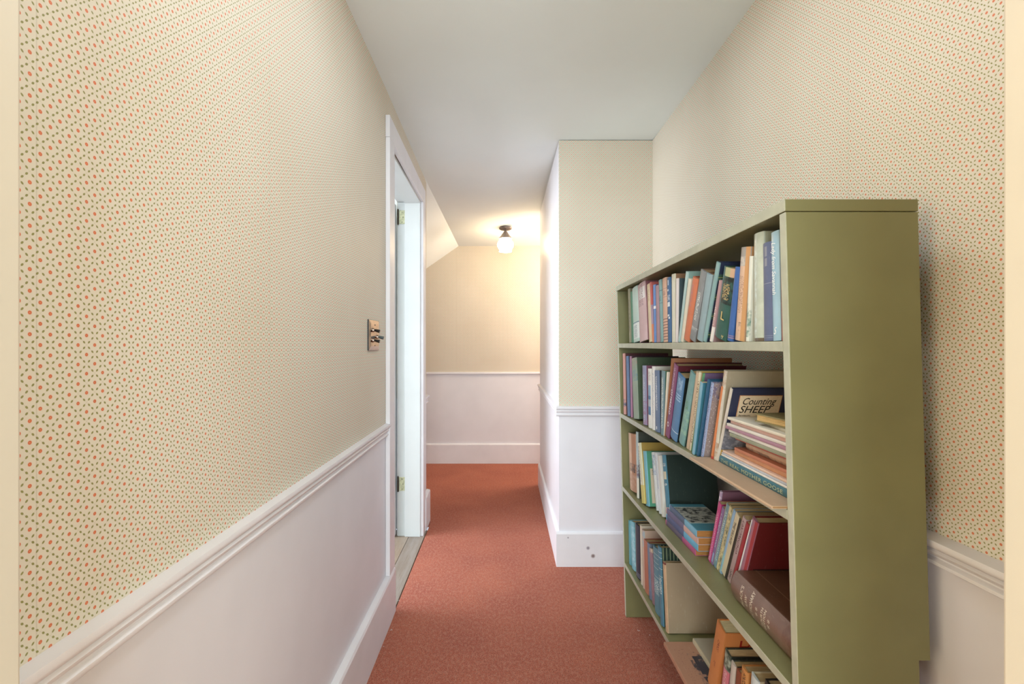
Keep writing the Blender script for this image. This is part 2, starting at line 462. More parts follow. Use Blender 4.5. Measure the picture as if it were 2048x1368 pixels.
# doorway casing on the left wall
CT = .0195
cs = struct(empty('trim_9', Matrix.Identity(4)), 'white painted casing around the left doorway', 'door casing')
def cseg(bm, y0, y1, z0, z1, off0=0.0, off1=CT):
    hexa(bm, [(XL(y0) + off0, y0, z0), (XL(y0) + off1, y0, z0), (XL(y1) + off1, y1, z0), (XL(y1) + off0, y1, z0),
              (XL(y0) + off0, y0, z1), (XL(y0) + off1, y0, z1), (XL(y1) + off1, y1, z1), (XL(y1) + off0, y1, z1)])
bm = bmesh.new(); cseg(bm, 2.064, DY0 + .002, .2, DH, 0.0005); bevel(new_obj('side_casing', bm, M_white, cs), .0015)
bm = bmesh.new(); cseg(bm, DY1 - .002, 3.09, 0, DH, 0.0005); bevel(new_obj('side_casing', bm, M_white, cs), .0015)
bm = bmesh.new(); cseg(bm, 2.062, 3.092, DH + .0006, DH + .095, 0.0005); bevel(new_obj('head_casing', bm, M_white, cs), .0015)
# jambs with rabbet
fr = struct(empty('trim_10', Matrix.Identity(4)), 'white jambs lining the left doorway', 'door jamb')
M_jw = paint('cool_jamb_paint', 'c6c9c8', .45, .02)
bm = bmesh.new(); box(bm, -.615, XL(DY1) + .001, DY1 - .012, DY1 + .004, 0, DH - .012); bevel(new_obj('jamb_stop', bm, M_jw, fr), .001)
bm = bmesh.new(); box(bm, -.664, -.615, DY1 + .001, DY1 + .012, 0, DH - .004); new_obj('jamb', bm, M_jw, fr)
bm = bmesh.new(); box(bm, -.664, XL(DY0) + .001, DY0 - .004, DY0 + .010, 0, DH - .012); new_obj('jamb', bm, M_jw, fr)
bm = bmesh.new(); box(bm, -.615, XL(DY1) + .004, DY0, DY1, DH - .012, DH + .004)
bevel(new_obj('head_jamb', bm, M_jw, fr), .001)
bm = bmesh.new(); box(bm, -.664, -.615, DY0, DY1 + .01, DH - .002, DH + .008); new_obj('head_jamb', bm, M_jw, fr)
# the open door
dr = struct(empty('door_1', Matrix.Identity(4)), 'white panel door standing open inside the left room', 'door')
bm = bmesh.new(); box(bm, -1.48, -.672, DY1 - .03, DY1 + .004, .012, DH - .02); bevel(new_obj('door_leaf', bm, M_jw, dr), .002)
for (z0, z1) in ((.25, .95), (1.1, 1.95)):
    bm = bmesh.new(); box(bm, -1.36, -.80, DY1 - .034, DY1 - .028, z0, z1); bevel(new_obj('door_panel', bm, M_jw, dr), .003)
M_brass = metal_mat('painted_over_hinge_metal', 'c2c2a0', .45, .35)
M_dark = metal_mat('dark_hinge_knuckle', '4c4234', .5, .7)
M_screw = flat_mat('2e2c22')
bm = bmesh.new(); lathe(bm, [(.0, -.06), (.012, -.06), (.012, -.02), (.026, -.012), (.028, .012), (.014, .026), (0, .028)], (-1.42, DY1 - .06, 1.0), 20)
for v in bm.verts:
    dy = v.co.z - 1.0; v.co.z = 1.0 + (v.co.y - (DY1 - .06)); v.co.y = DY1 - .06 - dy * .8
new_obj('door_knob', bm, metal_mat('knob_brass', 'b09a62', .3), dr, smooth=40)
for zc in (2.003, .327):
    lab = None
    bm = bmesh.new(); box(bm, -.652, -.616, DY1 - .0015, DY1 + .001, zc - .043, zc + .043)
    lf = bevel(new_obj('hinge', bm, M_brass, dr), .0006, 1)
    bm = bmesh.new(); lathe(bm, [(0, -.050), (.004, -.048), (.0055, -.043), (.0055, .043), (.004, .048), (0, .052)], (-.659, DY1 - .004, zc), 10)
    new_obj('hinge_knuckle', bm, M_dark, lf, smooth=40)
    bm = bmesh.new()
    for (sx, sz) in ((-.634, .031), (-.628, 0), (-.634, -.031)):
        bmesh.ops.create_cone(bm, cap_ends=True, segments=10, radius1=.0032, radius2=.0026, depth=.0012,
                              matrix=Matrix.Translation((sx, DY1 - .0018, zc + sz)) @ Matrix.Rotation(math.pi / 2, 4, 'X'))
    new_obj('screws', bm, M_screw, lf)

# ------------------------------------------------------------------ ceiling light
LX, LY = .022, 4.26
LZ = chz(LX, LY)
cl = tag(empty('ceiling_light', Matrix.Translation((LX, LY, LZ))), 'small flush ceiling light with glowing ribbed glass globe at hallway end', 'ceiling light')
bm = bmesh.new(); lathe(bm, [(0, 0), (.052, 0), (.058, -.006), (.056, -.014), (.045, -.022), (.020, -.028), (0, -.028)], (0, 0, 0))
new_obj('canopy', bm, metal_mat('pewter_canopy', '8c8079', .5, .6), cl, smooth=35)
bm = bmesh.new(); lathe(bm, [(.010, -.026), (.012, -.036), (.052, -.090), (.060, -.096), (.060, -.102), (.050, -.102), (.008, -.036)], (0, 0, 0), 32)
new_obj('shade_holder', bm, metal_mat('grey_ribbed_fitter', 'a79c96', .5, .4), cl, smooth=35)
tg = NT('lit_milk_glass'); tg.xyz()
tg.b.inputs['Emission Color'].default_value = (1, .74, .44, 1); tg.b.inputs['Emission Strength'].default_value = 24
M_glow = tg.done((.95, .93, .9, 1), .3)
bm = bmesh.new(); lathe(bm, [(.046, -.098), (.050, -.112), (.066, -.130), (.073, -.155), (.068, -.178), (.055, -.197), (.050, -.206), (.056, -.214), (.055, -.217), (.040, -.206), (.0, -.204)], (0, 0, 0), 48, .012)
new_obj('glass_globe', bm, M_glow, cl, smooth=60)

# ------------------------------------------------------------------ light switch
zc = 1.2 + (690 - 670) / 532 + .0
zc = 1.2 + .038
yp0, yp1 = 1.79, 1.935; yc = (yp0 + yp1) / 2
sw = tag(empty('light_switch', Matrix.Translation((-.508, yc, zc))), 'chrome wall switch plate with three toggles beside the left doorway', 'light switch')
M_chrome = metal_mat('aged_chrome', 'b09c8e', .14)
bm = bmesh.new(); a, h, t, i = (yp1 - yp0) / 2, .0585, .009, .016
hexa(bm, [(0.0043, -a, -h), (0.0043, a, -h), (0.0043, a, h), (0.0043, -a, h), (t, -a + i, -h + i), (t, a - i, -h + i), (t, a - i, h - i), (t, -a + i, h - i)])
new_obj('plate', bm, M_chrome, sw)
bm = bmesh.new(); box(bm, .0002, .0045, -a - .0006, a, -h - .0004, h + .0004)
new_obj('backing', bm, flat_mat('2b3238', .3), sw)
for (y, z, c) in ((-.030, .019, '1f1a18'), (-.030, -.020, '1f1a18'), (.030, -.006, '4b5659')):
    bm = bmesh.new(); bmesh.ops.create_cone(bm, cap_ends=True, segments=14, radius1=.0085, radius2=.0075, depth=.006, matrix=Matrix.Translation((t + .003, y, z)) @ Matrix.Rotation(math.pi / 2, 4, 'Y'))
    cb = new_obj('collar', bm, M_chrome, sw, smooth=40)
    bm = bmesh.new(); bmesh.ops.create_cone(bm, cap_ends=True, segments=12, radius1=.0045, radius2=.0065, depth=.022, matrix=Matrix.Translation((t + .015, y, z - .002)) @ Matrix.Rotation(math.pi / 2 + .25, 4, 'Y'))
    new_obj('toggle', bm, flat_mat(c, .25), sw, smooth=40)
for (y, z) in ((0, .047), (0, -.047)):
    bm = bmesh.new(); bmesh.ops.create_uvsphere(bm, u_segments=10, v_segments=6, radius=.0035, matrix=Matrix.Translation((t - .001, y, z * .85)))
    new_obj('screw', bm, M_chrome, sw, smooth=60)

# ------------------------------------------------------------------ bookcase
def FX(h): return .5425 - .0275 * h
BY0, BY1 = .8506, 2.123
bc = tag(empty('bookcase', Matrix.Translation((.66, 1.487, 0))), 'olive green painted open bookcase full of old books against right wall', 'bookcase')
def bcpart(name, bm, bev=.0015):
    for v in bm.verts: v.co -= Vector((.66, 1.487, 0))
    bmesh.ops.recalc_face_normals(bm, faces=bm.faces)
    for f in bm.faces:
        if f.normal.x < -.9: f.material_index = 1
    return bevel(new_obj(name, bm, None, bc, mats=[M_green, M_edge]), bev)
def side(y0, y1, notch):
    bm = bmesh.new(); top = 1.4375
    pr = [(FX(0), 0), (FX(0) + .215, 0), (FX(.637) + .217, .637)] if notch else [(FX(0), 0), (FX(0) + .215, 0), (FX(.2) + .217, .20)]
    if notch: pr += [(FX(.637) + .237, .637)]
    else: pr += [(FX(.2) + .237, .2)]
    pr += [(FX(top) + .237, top), (FX(top), top)]
    prism(bm, pr, lambda a, b: (a, y0, b), lambda a, b: (a, y1, b))
    return bcpart('side_panel', bm)
side(BY0, BY0 + .0195, True); side(BY1 - .0195, BY1, False)
def board(name, y0, y1, h, th, d=.236, fr=0):
    bm = bmesh.new(); xa, xb = FX(h) - fr, FX(h - th) - fr
    hexa(bm, [(xb, y0, h - th), (xb + d, y0, h - th), (xb + d, y1, h - th), (xb, y1, h - th), (xa, y0, h), (xa + d, y0, h), (xa + d, y1, h), (xa, y1, h)])
    return bcpart(name, bm)
board('top_board', BY0 - .0005, BY1 + .0005, 1.460, .0215, .238, .001)
SH = {1: 1.207, 2: .900, 3: .578, 4: .242}
for k in SH: board('shelf', BY0 + .0195, BY1 - .0195, SH[k], .0195)

# ------------------------------------------------------------------ books
PAPER = 'c2aa82'
def book_body(root, T, Wd, H, spine, cover=None, bands=(), soft=False, bulge=.003, paper=PAPER, wear=.25, rough=.5, pic=None, open_top=None, seg=6):
    t = .0011 if soft else .0026
    t = min(t, T * .22)
    ov = .0 if soft else .003
    bm = bmesh.new()
    outer = [(0, Wd)]
    N = seg
    for i in range(N + 1):
        s = i / N; u = T * s
        outer.append((u, .0005 + bulge * (1 - (1 - (2 * s - 1) ** 2))))
    outer.append((T, Wd))
    inner = [(T - t, Wd), (T - t, bulge + t + .001), (t, bulge + t + .001), (t, Wd)]
    lo = [bm.verts.new((u, v, 0)) for u, v in outer + inner]; hi = [bm.verts.new((u, v, H)) for u, v in outer + inner]
    n = len(lo)
    for i in range(n): bm.faces.new((lo[i], lo[(i + 1) % n], hi[(i + 1) % n], hi[i]))
    # end caps: three quads-ish polygons built as strips
    for L in (lo, hi):
        a = L[:N + 3]; inn = L[N + 3:]
        bm.faces.new((a[0], a[1], inn[2], inn[3]))
        bm.faces.new((a[-1], a[-2], inn[1], inn[0]))
        bm.faces.new(a[1:-1] + [inn[1], inn[2]])
    new_obj('cover', bm, cover_mat(H, T, spine, cover, bands, wear, rough, edge=bulge + .0035, pic=pic), root, smooth=35)
    bm = bmesh.new()
    e = .00015
    box(bm, t - e + .0002, T - t + e - .0002, bulge + t + .0012, Wd - ov - .0004, ov + .0003, H - ov - .0003)
    new_obj('pages', bm, pages_mat(paper), root)

def zpx(px, X): return F * X / (px - VPX)
def stand(shelf, xlb, xrb, xlt, yt, label, spine, inset=.010, Wd=.14, cover=None, bands=(), soft=False, name='book', group=None, T=None, dz=0, **kw):
    hb = SH[shelf] + .0006 + dz
    X = FX(hb) + inset
    y0, y1 = zpx(xlb, X), zpx(xrb, X)
    yt_ = zpx(xlt, X - .0275 * 0)
    ht = EYE + (VPY - yt) * yt_ / F
    a = math.atan2(y0 - yt_, ht - hb)
    if T is None: T = max(.004, (y0 - y1) * math.cos(a) - .0006)
    H = math.hypot(y0 - yt_, ht - hb)
    lift = T * math.sin(a) if a > 0 else 0
    m = Matrix(((0, 1, 0, X), (-math.cos(a), 0, -math.sin(a), y0), (-math.sin(a), 0, math.cos(a), hb + lift), (0, 0, 0, 1)))
    root = empty(name, m)
    H2 = H - lift * math.cos(a)
    tag(root, label, 'book', group or {1: 'books on the top shelf', 2: 'books on the second shelf', 3: 'books on the third shelf', 4: 'books on the bottom shelf'}[shelf])
    book_body(root, T, min(Wd, .232 - inset + .003), H2, spine, cover, bands, soft, **kw)
    root['_H'] = H2; root['_T'] = T
    return root
def HT(r):
    h, t = r['_H'], r['_T']; return h, t
def spine_text(r, s, w1, w0, frac, col, u0=.5, off=-.0006, **kw):
    """reads downwards from w1 to w0 (fractions of the height)"""
    H, T = HT(r); cap = T * frac; L = (w1 - w0) * H
    return text_mesh(r, s, lambda a, b: (T * u0 - cap / 2 + b, off, w1 * H - a), L, cap, col, **kw)
def lie(y_near, y_far, X, base, T, Wd, label, spine, rot=0, group='flat stack on the second shelf', name='book', **kw):
    c, s = math.cos(rot), math.sin(rot)
    # u = up, v = +x, w = +y
    m = Matrix(((0, c, -s, X), (0, s, c, y_near), (1, 0, 0, base), (0, 0, 0, 1)))
    root = empty(name, m); tag(root, label, 'book', group)
    H = y_far - y_near
    book_body(root, T, Wd, H, spine, **kw); root['_H'] = H; root['_T'] = T
    return root

G = 'glyph'
# ---- top shelf, from the far end to the near end
stand(1, 1257.1, 1261.2, 1254.3, 579.8, 'thin olive book, farthest on the top shelf', '8a8262', bands=[(.2, .8, '4f4a38', G)], Wd=.13)
stand(1, 1261.5, 1265.3, 1259.3, 585, 'narrow dark green book, second from the far end of the top shelf', '3f7a5a', Wd=.13)
stand(1, 1265.9, 1276.4, 1262.8, 578.6, 'pale aqua book with a white label at its foot on the top shelf', 'b9d0c6', bands=[(.06, .34, 'dfe6e2'), (.34, .36, '6d8a94'), (.08, .3, '6c8890', G)], Wd=.14)
r = stand(1, 1276.9, 1291.8, 1272.7, 573.5, 'faded pink book with a white title label on the top shelf', 'd3aeb0', cover='9a5a66', bands=[(.72, .92, 'eee6e4', 'solid', .35, .95), (.60, .98, '8d6a74', G)], Wd=.14, bulge=.005)
stand(1, 1296.5, 1302.8, 1292, 571, 'cream yellow book beside the red spine on the top shelf', 'dcc49c', bands=[(.7, .9, 'b58f68', G)], Wd=.13)
stand(1, 1303.1, 1306.2, 1298.1, 566, 'red and orange book behind the slim blue one on the top shelf', 'c4564e', bands=[(0, .3, 'd97a4c'), (.3, .62, 'a88aa0')], Wd=.14)
stand(1, 1306.5, 1310.6, 1304.3, 571, 'slim bright blue book on the top shelf', '5f8acb', cover='2c4d8c', bands=[(.58, .63, 'e6e6ee')], Wd=.13)
stand(1, 1311.2, 1317.6, 1309.2, 572.8, 'dusty mauve book between slim blue and grey teal spines', 'a9838c', Wd=.13)
stand(1, 1319.2, 1324.7, 1315.4, 562, 'grey teal book with faint dark rings on the top shelf', '7ba3a2', bands=[(.82, .83, '49666a'), (.66, .74, '49666a', G), (.62, .625, '49666a')], Wd=.14)
stand(1, 1325.1, 1333.4, 1322.6, 558.7, 'peach book with brown stripes at its foot on the top shelf', 'dba98c',
      bands=[(.035 + .045 * k, .05 + .045 * k, '8d5f55') for k in range(8)] + [(.83, .835, '8a6a62'), (.7, .705, '8a6a62'), (.73, .8, '8a6a62', G)], Wd=.14)
stand(1, 1333.8, 1341.1, 1332, 557, 'strong blue book with white lettering blocks on the top shelf', '2f6397', cover='23476e',
      bands=[(.88, .96, 'e7ecf2', 'solid', .42, .62), (.79, .82, 'e7ecf2', 'solid', .2, .6), (.64, .73, 'e7ecf2', G, .15, .85), (.55, .62, 'e7ecf2', 'solid', .15, .8), (.40, .43, 'e7ecf2', 'solid', .1, .7), (.36, .39, 'e7ecf2', 'solid', .5, .8)], Wd=.14)
stand(1, 1341.8, 1348.6, 1341.0, 550, 'tall cream book just past the strong blue one, top shelf', 'd8d2bc', cover='9a6b45', Wd=.15)
stand(1, 1349.0, 1353.0, 1350.3, 557.5, 'pale pink book with slate grey sides on the top shelf', 'd9cccb', cover='3d5058', Wd=.14)
stand(1, 1354.6, 1359.0, 1370.2, 542.2, 'pale aqua book first of the leaning row on the top shelf', 'a9c6c6', cover='86aaa2', Wd=.14)
stand(1, 1359.4, 1364.4, 1375.2, 556.5, 'cream book leaning between aqua and orange spines', 'd9cfba', Wd=.13, inset=.009)
stand(1, 1364.8, 1376.3, 1384, 553, 'orange book leaning on the top shelf', 'd5703f', cover='b04a26', bands=[(.55, .9, 'b07a86', G, .1, .6)], Wd=.14, bulge=.005, soft=False)
r = stand(1, 1377.2, 1388.8, 1401.4, 538.5, 'leaning grey book in a torn jacket with white script', '85878a', cover='7d5c48', bands=[(.3, .7, 'e8e8e4', G, .35, .75), (.14, .2, 'c9ccd0', 'soft')], Wd=.15, wear=.6)
stand(1, 1390.3, 1402.6, 1411, 545.4, 'leaning blue grey cloth book right of the grey torn jacket', '90a9b3', cover='5e787c', Wd=.14, bulge=.005)
r = stand(1, 1403.6, 1409.6, 1431.6, 523, 'leaning aqua spined book with tartan sides on the top shelf', '83abae', cover='1f2c4c', Wd=.15,
      pic=[(0, .3, .012 + .05 * k, .028 + .05 * k, '31564a', 'solid') for k in range(5)] + [(0, .3, .0195 + .05 * k, .021 + .05 * k, 'a3a04a', 'solid') for k in range(5)])
stand(1, 1417.6, 1421.6, 1437.0, 560, 'thin pink and white book leaning behind the green one, top shelf', 'b28a8e', bands=[(0, .25, 'e6dcd8'), (.25, .6, 'e6dcd8', G)], Wd=.14)
r = stand(1, 1425.2, 1449.6, 1445.8, 532, 'dark green book with gold lettering and torn leafy jacket top', '20594e', cover='143a33',
      bands=[(.88, 1, 'b6b884', 'solid', .3, .75), (.88, 1, 'd3a883', 'solid', .7, .95), (.5, .88, '141c16', 'soft', .25, 1), (.56, .78, 'c9a75e', G, .3, .8), (0, 1, '5d97a3', 'solid', 0, .14)], Wd=.15, bulge=.006)
H, T = HT(r)
text_mesh(r, 'L', lambda a, b: (.5 * T + a, -.0005, .28 * H + b), T * .28, .02, 'd8bd7c', bold=.01)
text_mesh(r, 'by', lambda a, b: (.62 * T + a, .0015, .035 * H + b), T * .25, .009, 'd8bd7c', bold=.01)
stand(1, 1450.8, 1461.0, 1467.5, 533, 'royal blue book leaning against the torn peach jacket', '2f62ad', cover='1e3f7a', bands=[(.04, .055, 'a37f9c'), (.07, .08, 'a37f9c')], Wd=.14, bulge=.005)
stand(1, 1465.5, 1483.6, 1478.4, 495, 'torn peach jacketed book with ragged grey top, top shelf', 'dcb394', cover='c08a50',
      bands=[(.80, 1, 'a9a39e'), (.80, .9, 'd9cfc4', 'soft'), (.3, .7, 'b98d75', G), (.1, .2, '4c4038', 'soft', .5, .9), (0, 1, 'cf9658', 'solid', .72, 1)], Wd=.16, bulge=.005, wear=.5)
stand(1, 1489.0, 1494.8, 1496.4, 513, 'thin white and green book beside the plastic wrapped one', 'd5d6cc', bands=[(.05, .45, '6f9184', 'soft')], Wd=.14)
stand(1, 1503.4, 1523.2, 1502.6, 470.7, 'tall sage grey book in a crackled clear wrapper', 'b7c0b1', bands=[(0, 1, 'd0e2e2', 'soft', .2, .5), (0, .03, '6a5a48')], cover='9a9c86', Wd=.17, rough=.2, wear=.6, bulge=.005)
stand(1, 1523.9, 1542.6, 1521.8, 489, 'slate blue cloth book between sage and sky blue spines', '5c688e', cover='44507a',
      bands=[(.86, .96, '8f93a4', 'solid', .35, .6), (.76, .84, '8f93a4', 'solid', .35, .6), (.58, .585, '9aa0b4'), (.03, .035, '8890ac'), (.05, .055, '8890ac'), (0, 1, '8490b4', 'solid', 0, .16)], Wd=.16, bulge=.004)
r = stand(1, 1543.9, 1559.8, 1539.8, 466.6, 'sky blue book with white script title near the end panel', '9cc8e2', cover='6fa4c8', bands=[(0, 1, '7fb3d6', 'solid', .0, .18)], Wd=.17, rough=.25, bulge=.002)
spine_text(r, 'Lady from Savannah', .90, .42, .5, 'f4f8fa', shear=.35, off=-.0009)
H, T = HT(r)
text_mesh(r, 'S', lambda a, b: (.32 * T + a, -.0009, .06 * H + b), T * .4, .014, 'f4f8fa', shear=.4, name='emblem')
stand(1, 1560.6, 1566.6, 1557.8, 461.5, 'thin dull red book, nearest on the top shelf', '9e6864', bands=[(.35, .6, '6f3f40', 'soft')], Wd=.17, inset=.012)

# ---- second shelf
stand(2, 1245.8, 1250.0, 1243.9, 707.3, 'salmon pink book, farthest on the second shelf', 'c98c80', inset=.003, cover='5e1f25', bands=[(.12, .25, '4f5a78', 'soft')], Wd=.19)
stand(2, 1253.4, 1257.8, 1250.4, 713, 'narrow blue book second from the far end of the second shelf', '56739a', inset=.005, cover='28364f', Wd=.16)
stand(2, 1260.4, 1263.0, 1258.2, 712.7, 'thin mauve book with dark maroon sides, second shelf', 'a0698a', cover='4a1a2c', Wd=.2)
stand(2, 1265.7, 1275.2, 1261.6, 717.8, 'large grey green clothbound book with wide green side', '8fa08c', cover='3f5638', bands=[(.62, .8, '6f949a', 'half' if False else 'soft'), (.88, 1, 'a9988a', 'soft')], Wd=.2, bulge=.003)
stand(2, 1284.6, 1291.3, 1283, 731, 'lilac and blue paperback with red lower side, second shelf', '8f90b0', cover='7c3f5c', soft=True, bands=[(.05, .85, 'c9cfe0', G), (0, .4, '9a7aa0', 'soft')], Wd=.14)
stand(2, 1294.8, 1302.6, 1294, 736.8, 'white paperback with blue sea pictures down its spine', 'e6e4de', soft=True, bands=[(.22, .36, '3f7fae', 'solid', .1, .8), (.36, .48, 'a8bccb', 'solid', .1, .8), (.48, .54, '3f7fae', 'solid', .1, .8), (.54, .72, '88aecb', 'solid', .1, .8), (.8, .95, 'a9a29c', G)], Wd=.13)
stand(2, 1302.9, 1308.2, 1302, 732.4, 'plain white paperback right of the sea picture spine', 'e2deda', cover='cfc9c0', soft=True, bands=[(.2, .9, 'a9b4c0', G)], Wd=.14)
stand(2, 1308.8, 1317.4, 1307.2, 740.4, 'slate blue paperback with white script, second shelf', '63799c', cover='2b3038', soft=True, bands=[(.35, .9, 'e8ecf0', G, .3, .7), (.04, .09, 'e8ecf0', 'solid', .4, .6)], Wd=.13)
stand(2, 1319.6, 1325.6, 1321, 740.4, 'teal grey paperback with green scenic cover, second shelf', '6d8c96', cover='2f6a4c', soft=True, bands=[(.1, .9, 'dfe6e2', G, .2, .8)], Wd=.14, pic=[(.02, .2, .10, .2, '3a352c', 'soft'), (.0, .2, .13, .15, 'b59a5c', 'soft')])
stand(2, 1326.2, 1327.6, 1332.6, 743.4, 'thin cream pamphlet wedged beside the purple spine', 'd9cdbb', soft=True, Wd=.13)
stand(2, 1328.0, 1329.6, 1341.8, 716, 'tall rust brown book standing behind the purple spine', '9a5a30', cover='a3622f', Wd=.19, inset=.01)
r = stand(2, 1330.2, 1337.2, 1348.2, 726, 'purple book with white title and emblem, leaning on second shelf', '8a4673', cover='5c1424', Wd=.21, bulge=.001, bands=[(.66, .95, 'd6b8cc', G, .25, .6)])
spine_text(r, 'OTTERELLO', .66, .32, .42, 'f2e8ee', bold=.02, shear=.1)
H, T = HT(r)
text_mesh(r, 'O', lambda a, b: (.28 * T + a, -.0006, .15 * H + b), T * .5, .016, 'f2e8ee', bold=.02, name='emblem')
stand(2, 1337.6, 1350.4, 1354.3, 744.8, 'mid blue hardback with pale blue bars, leaning near the purple one', '4f80b0', cover='141f1e', bulge=.005,
      bands=[(.62, .64, '9dbfe0', 'solid', .3, .9), (.66, .68, '9dbfe0', 'solid', .3, .9), (.7, .72, '9dbfe0', 'solid', .3, .9), (.74, .96, '8fb2d6', 'soft', .3, .9), (.13, .14, 'c9daea')], Wd=.15)
stand(2, 1355.2, 1366.0, 1379.6, 741, 'aqua green clothbound book leaning steeply on the second shelf', '6fa0a0', cover='2e4f4a', bulge=.004, bands=[(.5, .62, '4f8f5c', G), (.1, .5, '8fc0a8', 'soft')], Wd=.17, wear=.5)
stand(2, 1370.6, 1376.0, 1391.0, 742, 'slim tan book leaning right of the aqua green one', 'cbae8e', Wd=.16)
stand(2, 1377.0, 1380.6, 1396.2, 743, 'slim cream book with fine print and a yellow side', 'dccfb0', cover='c9a43c', bands=[(.1, .9, '8a6c58', G, .2, .9)], Wd=.18)
stand(2, 1380.9, 1382.4, 1404.5, 746, 'thin book with a green and violet cover top, second shelf', '4f8f64', cover='2f7a4c', Wd=.18, pic=[(0, .3, .19, .3, '6a4f78', 'solid')])
r = stand(2, 1382.8, 1386.5, 1399.5, 763, 'teal picture book with yellow lettering down its cover', '7fb3cc', cover='2f7f9a', soft=True, Wd=.12, inset=.001, bulge=.001,
      pic=[(.030, .043, .005, .075, '1c2a26', 'solid'), (.030, .043, .005, .075, 'b5a89a', 'spec'), (.030, .043, .075, .095, '7c2c4c', 'solid')])
H, T = HT(r)
text_mesh(r, 'SEAMANS', lambda a, b: (T + .0005, .032 + b, H * .80 - a), .05, .010, 'd9bf3a', bold=.02)
stand(2, 1391.5, 1394.5, 1413.8, 758, 'dark blue book standing between teal and starry covers', '1f5a80', cover='1c4d70', Wd=.15, inset=.004)
stand(2, 1400.6, 1404.4, 1421.4, 764, 'picture book with starry violet and sand coloured cover', '9fb0dc', cover='b79c7c', Wd=.16, bulge=.001, bands=[(0, 1, '6a6a94', G, .3, .9)],
      pic=[(0, .022, 0, .3, '7a7090', 'half'), (0, .16, .165, .3, '7a6f8c', 'soft'), (0, .05, 0, .3, 'e0d8d8', 'spec')])
stand(2, 1420.4, 1423.6, 1441.6, 772, 'bright orange spined book leaning beside the starry cover', 'dd7a34', inset=.020, dz=.0056, cover='c9651f', Wd=.16, bulge=.001, bands=[(0, .035, 'c43a26')], wear=.1)
r = stand(2, 1426.2, 1430.8, 1447.2, 739.5, 'large worn cream book behind the navy picture book', 'd6cdbd', inset=.022, dz=.0056, cover='a89a80', Wd=.22, bulge=.001, wear=.6, bands=[(.8, 1, 'c09a7c', 'soft'), (0, .2, 'c09a7c', 'soft')])
# navy picture book with a title panel
r = stand(2, 1431.2, 1434.6, 1459.6, 775.4, 'navy picture book with cream title panel reading in black italics', 'd9cfc2', inset=.024, dz=.0056, cover='2a3050', Wd=.172, bulge=.001, wear=.1,
          pic=[(0, .1, .0, .10, '8f9098', 'half'), (0, .14, .035, .10, 'a9a6ae', 'soft'), (0, .2, .0, .034, 'c99a34', 'solid'), (0, .2, .0, .016, '3f7a78', 'solid')])
H, T = HT(r)
bm = bmesh.new(); box(bm, T + .0001, T + .0007, .024, .126, H - .100, H - .0165)
new_obj('title_panel', bm, flat_mat('b9825c'), r)
bm = bmesh.new(); box(bm, T + .0003, T + .0009, .0255, .1245, H - .0985, H - .018)
new_obj('title_panel', bm, flat_mat('d9c3a6'), r)
text_mesh(r, 'Counting', lambda a, b: (T + .0013, .034 + a, H - .041 + b), .080, .0185, '16110c', shear=.32, bold=.004)
text_mesh(r, 'SHEEP', lambda a, b: (T + .0013, .029 + a, H - .0635 + b), .074, .0195, '16110c', shear=.25, bold=.006)
text_mesh(r, 'Barebaums', lambda a, b: (T + .0013, .030 + a, H - .073 + b), .028, .0048, '2a2018', shear=.1, bold=.006)

# flat stack in front
GB = 'flat stack on the second shelf'
b0 = SH[2] + .0006
r = lie(.872, 1.255, .490, b0, .0052, .20, 'thin worn tan board lying under the flat stack, overhanging the shelf', 'c8a684', cover='b99a7a', bulge=.0005, paper='a8845e', wear=.5, soft=True)
z = b0 + .0055
r = lie(.874, 1.199, .5425, z, .0167, .19, 'teal hardback with gold title, lowest thick book of the flat stack', '2f6d80', cover='24505e', bulge=.002, wear=.4, rough=.5)
H, T = HT(r)
text_mesh(r, 'THE REAL MOTHER GOOSE', lambda a, b: (.28 * T + b, -.0008 - .0000, H - .012 - a), .262, T * .50, 'b9bd94', spacing=1.08)
z += .0171
items = [  # thickness, X, far end, colour, label, soft
    (.0042, .545, 1.197, 'e2ddd6', 'white booklet directly on the teal hardback', 'e8e4dc'),
    (.0045, .547, 1.196, 'b8bccb', 'pale lilac booklet second above the teal hardback', 'dedbe0'),
    (.0055, .548, 1.190, 'e0b9a2', 'peach booklet in the lower flat stack', 'e3c9b4'),
    (.0105, .556, 1.150, 'd08a58', 'orange paperback in the middle of the flat stack', 'd39a68'),
    (.0070, .552, 1.140, 'c4704a', 'rust orange paperback under the curled brown one', 'cf8a5c')]
for i, (th, X, yf, c, lb, pc) in enumerate(items):
    lie(.876 + .002 * i, yf, X, z, th, .17, lb, c, rot=.004 * (i % 3 - 1), soft=True, bulge=.0006, paper=pc, wear=.3); z += th + .0003
lie(.878, 1.112, .562, z, .021, .14, 'curled brown stained paperback bulging in the flat stack', 'c79a76', soft=True, bulge=.006, paper='bf9a74', wear=.8,
    bands=[(0, 1, '8f6f5e', 'soft', .0, .35), (0, 1, '8f8a9c', 'soft', .8, 1)], rot=-.012); z += .0213
items = [(.0034, .548, 1.128, 'b0452f', 'thin red edged magazine above the curled paperback', 'caa08c'),
         (.0060, .543, 1.140, '8f9278', 'grey green magazine in the upper flat stack', 'c9c4ae'),
         (.0050, .541, 1.152, 'e6e1dc', 'white magazine in the upper flat stack, lower one', 'ece7e2'),
         (.0055, .539, 1.158, 'a97a92', 'mauve edged magazine in the upper flat stack', 'dccfcf'),
         (.0048, .541, 1.150, 'd9d3cb', 'ivory magazine in the upper flat stack', 'e6dfd2'),
         (.0060, .543, 1.146, 'cf9f92', 'pink edged magazine in the upper flat stack', 'e2cfc4'),
         (.0045, .540, 1.149, 'dfd8c6', 'topmost cream magazine of the flat stack', 'e6dcc4')]
